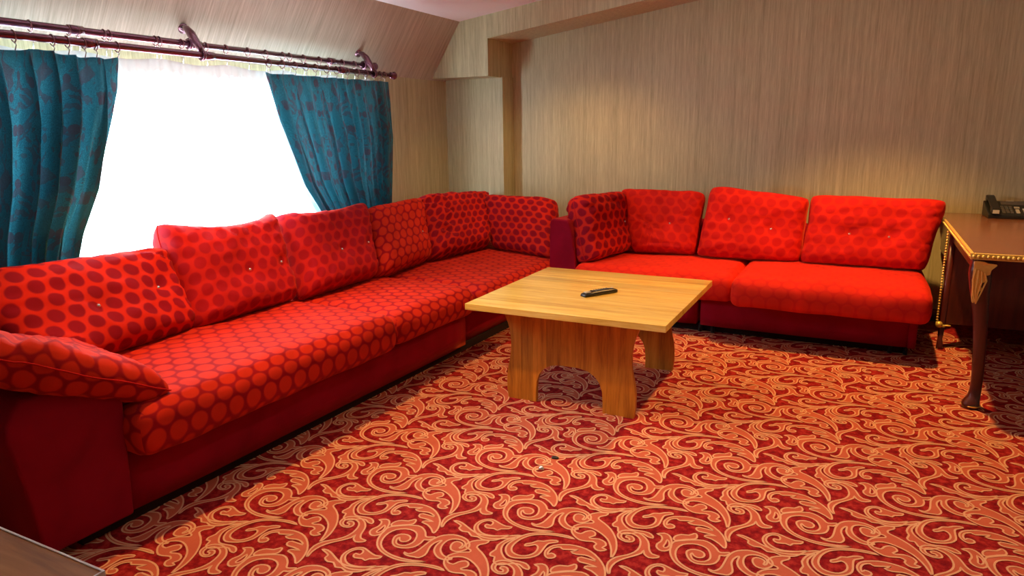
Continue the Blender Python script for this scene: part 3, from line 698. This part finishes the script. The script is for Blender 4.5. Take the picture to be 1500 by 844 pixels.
for s in (-1, 1):
    y = s*(.497-.14)
    pn = obj('side_panel', prism([(-.30, .405), (.30, .405), (.30, .4649), (-.30, .4649)], 'y', y+.011*-s-.0101, y+.011*-s+.0101), M_PAN, ct)
    poly = [p for p in half]+[(-x, z) for x, z in reversed(half[1:])]
    xs = [-.36, -.25, -.19, -.115, -.04, .035, .11, .19, .25, .36]
    for a, b in zip(xs, xs[1:]):
        q = clipx(clipx(poly, a+.0004, 1), b-.0004, -1)
        qq = []
        for p in q:
            if not qq or (abs(p[0]-qq[-1][0])+abs(p[1]-qq[-1][1])) > 1e-5: qq.append(p)
        if len(qq) > 2:
            e = random.uniform(-.0004, .0004)
            obj('stave', prism(qq, 'y', y-.013+e, y+.013+e), M_PAN, pn)

# remote control
ra = Vector((-1.201, 3.148)); rb = Vector((-1.088, 3.329)); d = (rb-ra)
rc = thing('remote_control', 'slim black remote control lying on the pine coffee table', 'remote', ((ra.x+rb.x)/2+.005, (ra.y+rb.y)/2, .4958), math.atan2(d.y, d.x))
bm = bmesh.new()
pr = [(-.105, .021, .008), (-.10, .024, .015), (-.06, .025, .021), (0, .023, .023), (.05, .023, .022), (.085, .024, .021), (.10, .021, .016), (.106, .012, .010)]
R_ = []
for x, wy, hz in pr:
    R_.append([bm.verts.new((x, y, z)) for y, z in ((-wy*.8, 0), (-wy, hz*.4), (-wy*.85, hz*.9), (0, hz), (wy*.85, hz*.9), (wy, hz*.4), (wy*.8, 0))])
for A, B in zip(R_, R_[1:]):
    for k in range(7): bm.faces.new((A[k], A[(k+1) % 7], B[(k+1) % 7], B[k]))
bm.faces.new(R_[0]); bm.faces.new(R_[-1]); bmesh.ops.recalc_face_normals(bm, faces=bm.faces[:])
obj('case', bm, M_BLACK, rc, smooth=True)
for i in range(7):
    for j in (-1, 0, 1):
        x = -.045+i*.016; bm = boxm(x-.004, x+.004, j*.0105-.0035, j*.0105+.0035, .0205, .0242+(.0006 if j == 0 else 0), bev=.001)
        obj('button', bm, M_KEY, rc)
bm = bmesh.new(); tube(bm, [(.078, 0, .019), (.078, 0, .0235)], .0085, 16); obj('round_button', bm, M_SCR, rc)
obj('label_plate', boxm(-.092, -.062, -.012, .012, .017, .0212, bev=.001), M_SCR, rc)

# ================================================================ desk in the right corner
DX, DY, DZ = .455, 3.665, .74
dk = thing('writing_desk', 'dark mahogany writing desk with gilded beaded edge and curved leg, against the back wall', 'desk', (DX, DY, 0))
W_, D_ = 1.55, 5.392-3.665
obj('desk_top', boxm(.012, W_, .012, D_, DZ-.03, DZ, bev=.003), M_DESK, dk)
# raised gilded rim and beads
bm = bmesh.new(); box(bm, 0, .014, 0, D_, DZ-.026, DZ+.003, bev=.003); box(bm, .014, W_, 0, .014, DZ-.026, DZ+.003, bev=.003)
rim = obj('gilded_rim', bm, M_GOLD, dk)
V, F = [], []
def bead_line(pts, r, name, parent, squash=(1, 1, 1)):
    bm = bmesh.new()
    for p in pts: ball(bm, p, r, 6, squash)
    return obj(name, bm, M_GOLD, parent, smooth=True, kind='stuff')
bead_line([(x*.0185+.012, -.002, DZ-.012) for x in range(int(W_/.0185))], .0085, 'beading', rim)
bead_line([(-.001, y*.0185+.012, DZ-.014) for y in range(int(1.72/.0185))], .0045, 'beading', rim)
# apron with a shallow arch, front and side
ap = [(.07, .708)]+[(1.5, .708), (1.5, .60), (1.42, .62), (1.30, .655), (1.1, .665), (.45, .665), (.25, .655), (.14, .625), (.07, .60)]
obj('apron', prism(ap, 'y', .035, .055), M_MAHO, dk)
obj('side_apron', boxm(.035, .055, .06, 1.05, .64, .709, bev=.003), M_MAHO, dk)
obj('back_panel', boxm(.02, 1.5, 1.06, 1.085, .15, .709, bev=.003), M_MAHO, dk)
obj('side_rail', boxm(.035, .055, 1.09, D_-.02, .5, .709), M_MAHO, dk)
bead_line([(.006+.0*z, 1.05, .155+z*.0165) for z in range(34)], .0075, 'corner_beading', dk)
bm = bmesh.new(); ball(bm, (.018, 1.045, .145), .020, 12); ball(bm, (.036, 1.048, .137), .012, 10, (1.6, 1, .7)); ball(bm, (.062, 1.05, .141), .009, 10, (2.2, 1, .6))
obj('gilded_scroll', bm, M_GOLD, dk, smooth=True)
def loft(bm, secs, n=16, sq=.75):
    R_ = []
    for cx, cy, z, rx, ry in secs:
        ring = []
        for k in range(n):
            a = 2*math.pi*k/n; ca, sa = math.cos(a), math.sin(a)
            ring.append(bm.verts.new((cx+rx*math.copysign(abs(ca)**sq, ca), cy+ry*math.copysign(abs(sa)**sq, sa), z)))
        R_.append(ring)
    for A, B in zip(R_, R_[1:]):
        for k in range(n): bm.faces.new((A[k], A[(k+1) % n], B[(k+1) % n], B[k]))
    bm.faces.new(R_[0]); bm.faces.new(R_[-1]); bmesh.ops.recalc_face_normals(bm, faces=bm.faces[:])
def interp(secs, m=4):
    out = []
    for i in range(len(secs)-1):
        p = [Vector(secs[max(0, min(len(secs)-1, i+k))]+()) if False else secs[max(0, min(len(secs)-1, i+k))] for k in (-1, 0, 1, 2)]
        for s in range(m):
            t = s/m; out.append(tuple(.5*((2*p[1][q])+(-p[0][q]+p[2][q])*t+(2*p[0][q]-5*p[1][q]+4*p[2][q]-p[3][q])*t*t+(-p[0][q]+3*p[1][q]-3*p[2][q]+p[3][q])*t**3) for q in range(5)))
    out.append(secs[-1]); return out
CAB = [(.050, .050, .709, .036, .036), (.050, .052, .66, .044, .040), (.055, .054, .62, .045, .038), (.062, .058, .55, .038, .034), (.072, .062, .48, .033, .030), (.084, .066, .38, .029, .026),
       (.092, .070, .28, .0265, .024), (.098, .074, .18, .025, .023), (.100, .076, .11, .024, .023), (.096, .070, .06, .026, .026), (.088, .060, .035, .033, .032), (.084, .056, .018, .037, .037), (.084, .056, .0, .034, .034)]
_OLD = [(.048, .048, .709, .036, .036), (.047, .050, .66, .042, .040), (.050, .052, .62, .042, .038), (.060, .058, .55, .034, .032), (.068, .062, .48, .028, .027), (.080, .066, .38, .0235, .023),
       (.090, .070, .28, .021, .021), (.100, .074, .18, .019, .019), (.106, .076, .11, .018, .018), (.100, .070, .06, .021, .022), (.090, .060, .035, .030, .030), (.086, .056, .018, .036, .036), (.086, .056, .0, .033, .033)]
for sx in (0, 1):
    bm = bmesh.new(); secs = interp(CAB)
    if sx: secs = [(W_-cx, cy, z, rx, ry) for cx, cy, z, rx, ry in secs]
    loft(bm, secs); leg = obj('leg', bm, M_MAHO, dk, smooth=True)
    bm = bmesh.new(); x = .086 if not sx else W_-.086
    tube(bm, [(x+.037*math.cos(a), .056+.037*math.sin(a), .014) for a in [2*math.pi*k/20 for k in range(20)]], .0035, 6, closed=True)
    obj('foot_band', bm, M_GOLD, leg, smooth=True)
    # gilded acanthus leaf over the knee
    leaf = [(x_-DX, z_) for x_, z_ in LEAF]
    if sx: leaf = [(W_-a, b) for a, b in leaf]
    bm = bmesh.new(); P = catmull(leaf, 3)
    n = len(P); tri = tessellate_polygon([[Vector((p.x, p.y, 0)) for p in P]])
    def bend(p, o): 
        xx = p.x if not sx else W_-p.x
        return (p.x, .010+1.6*max(0, xx-.055)**1.35*0+.30*abs(xx-.03)**1.3-.10*(p.y-.60)**2+(.60-p.y)*.10-o, p.y)
    A = [bm.verts.new(bend(p, .006)) for p in P]; B = [bm.verts.new(bend(p, -.012)) for p in P]
    for t in tri: bm.faces.new([A[i] for i in t]); bm.faces.new([B[i] for i in reversed(t)])
    for i in range(n): bm.faces.new((A[i], A[(i+1) % n], B[(i+1) % n], B[i]))
    for k in range(4):   # raised veins
        vx = [(.026+.012*k, .675-.006*k), (.022+.017*k, .62-.012*k*0), (.028+.010*k, .56), (.045, .51)]
        if sx: vx = [(W_-a, b) for a, b in vx]
        tube(bm, [bend(Vector((a, b)), .006) for a, b in vx], [.004, .0045, .0035, .002], 6)
    bmesh.ops.recalc_face_normals(bm, faces=bm.faces[:])
    obj('gilded_leaf', bm, M_GOLD, leg)
for x in (.036, W_-.05):
    bm = bmesh.new(); loft(bm, [(x, 1.07, .70, .018, .018), (x, 1.07, .15, .018, .018), (x-.004, 1.05, .06, .013, .013), (x-.004, 1.03, .02, .018, .018), (x-.004, 1.03, 0, .018, .018)]); obj('leg', bm, M_MAHO, dk, smooth=True)

# telephone
ph = thing('telephone', 'black desk telephone with handset standing on the writing desk by the wall', 'telephone', (.70, 5.13, DZ+.0005), math.radians(3))
def wedge(x0, x1, y0, y1, za, zb, z0=0):
    bm = bmesh.new(); vs = [bm.verts.new(p) for p in ((x0, y0, z0), (x1, y0, z0), (x1, y1, z0), (x0, y1, z0), (x0, y0, za), (x1, y0, za), (x1, y1, zb), (x0, y1, zb))]
    for f in ((3, 2, 1, 0), (4, 5, 6, 7), (0, 1, 5, 4), (1, 2, 6, 5), (2, 3, 7, 6), (3, 0, 4, 7)): bm.faces.new([vs[i] for i in f])
    bmesh.ops.bevel(bm, geom=bm.edges[:], offset=.004, segments=2, profile=.5, affect='EDGES'); return bm
obj('body', wedge(0, .235, 0, .20, .022, .092), M_BLACK, ph)
def on(x, y): return .022+.35*y+.0005
hs = obj('handset', prism([(-.012, .028), (-.012, .058), (.02, .068), (.18, .122), (.212, .128), (.212, .092), (.17, .085), (.155, .100), (.05, .064), (.04, .040)], 'x', .012, .058), M_BLACK, ph)
bv = hs.modifiers.new('bevel', 'BEVEL'); bv.width = .006; bv.segments = 2
bm = bmesh.new(); vs = [bm.verts.new(p) for p in ((.004, .004, .0265), (.062, .004, .0265), (.062, .045, .042), (.004, .045, .042))]
ex = bmesh.ops.extrude_face_region(bm, geom=[bm.faces.new(vs)])
for v in ex['geom']:
    if isinstance(v, bmesh.types.BMVert): v.co.z -= .004
bmesh.ops.recalc_face_normals(bm, faces=bm.faces[:])
def pad(x0, x1, y0, y1, h, mat, name):
    bm = bmesh.new(); z0, z1 = on(0, y0), on(0, y1)
    vs = [bm.verts.new(p) for p in ((x0, y0, z0-.002), (x1, y0, z0-.002), (x1, y1, z1-.002), (x0, y1, z1-.002), (x0, y0, z0+h), (x1, y0, z0+h), (x1, y1, z1+h), (x0, y1, z1+h))]
    for f in ((3, 2, 1, 0), (4, 5, 6, 7), (0, 1, 5, 4), (1, 2, 6, 5), (2, 3, 7, 6), (3, 0, 4, 7)): bm.faces.new([vs[i] for i in f])
    return obj(name, bm, mat, ph)
bm.free()
obj('handset_label', boxm(.018, .052, -.0138, -.0118, .032, .054), M_SCR, ph)
pad(.085, .215, .14, .185, .003, M_KEY, 'display')
for r in range(4):
    for q in range(3): pad(.078+q*.021, .093+q*.021, .028+r*.025, .043+r*.025, .005, M_KEY, 'key')
pad(.150, .168, .03, .075, .004, M_SCR, 'key'); pad(.148, .175, .095, .110, .004, M_SCR, 'key'); pad(.188, .210, .02, .085, .004, M_SCR, 'key')
pad(.12, .16, .188, .196, .004, M_SCR, 'lamp_strip')

# ================================================================ cabinet corner in the lower left
cb = thing('cabinet', 'brown wooden cabinet corner with a pale edge in front of the near sofa arm', 'cabinet', (-.912, .52, 0), .0)
obj('cabinet_top', boxm(-1.25, -.003, -.70, -.003, .672, .70, bev=.002), M_CAB, cb)
bm = bmesh.new(); box(bm, -1.25, 0, -.0032, 0, .672, .7008); box(bm, -.0032, 0, -.70, -.0032, .672, .7008)
obj('edge_strip', bm, M_CABE, cb)
obj('carcass', boxm(-1.22, -.03, -.68, -.03, .04, .672, bev=.002), M_CAB, cb)
obj('plinth', boxm(-1.20, -.05, -.66, -.05, 0, .04), M_DARK, cb)

# small pieces on the carpet
bm = bmesh.new(); loft(bm, [(0, 0, 0, .011, .009), (0, 0, .006, .012, .010), (.001, 0, .010, .009, .007), (.002, .001, .016, .005, .005)], 12)
o = obj('metal_cap', bm, M_SILV, None, (-1.034, 2.288, .0016), (0, 0, .4), smooth=True); tag(o, 'tiny shiny silver cap lying on the carpet in front of the coffee table', 'metal cap')
bm = bmesh.new(); loft(bm, [(0, 0, 0, .016, .009), (0, 0, .004, .015, .008), (0, 0, .007, .010, .006)], 12)
o = obj('dark_scrap', bm, M_BLACK, None, (-1.024, 2.402, .0016), (0, 0, .2), smooth=True); tag(o, 'tiny dark scrap on the carpet just behind the silver cap', 'scrap')
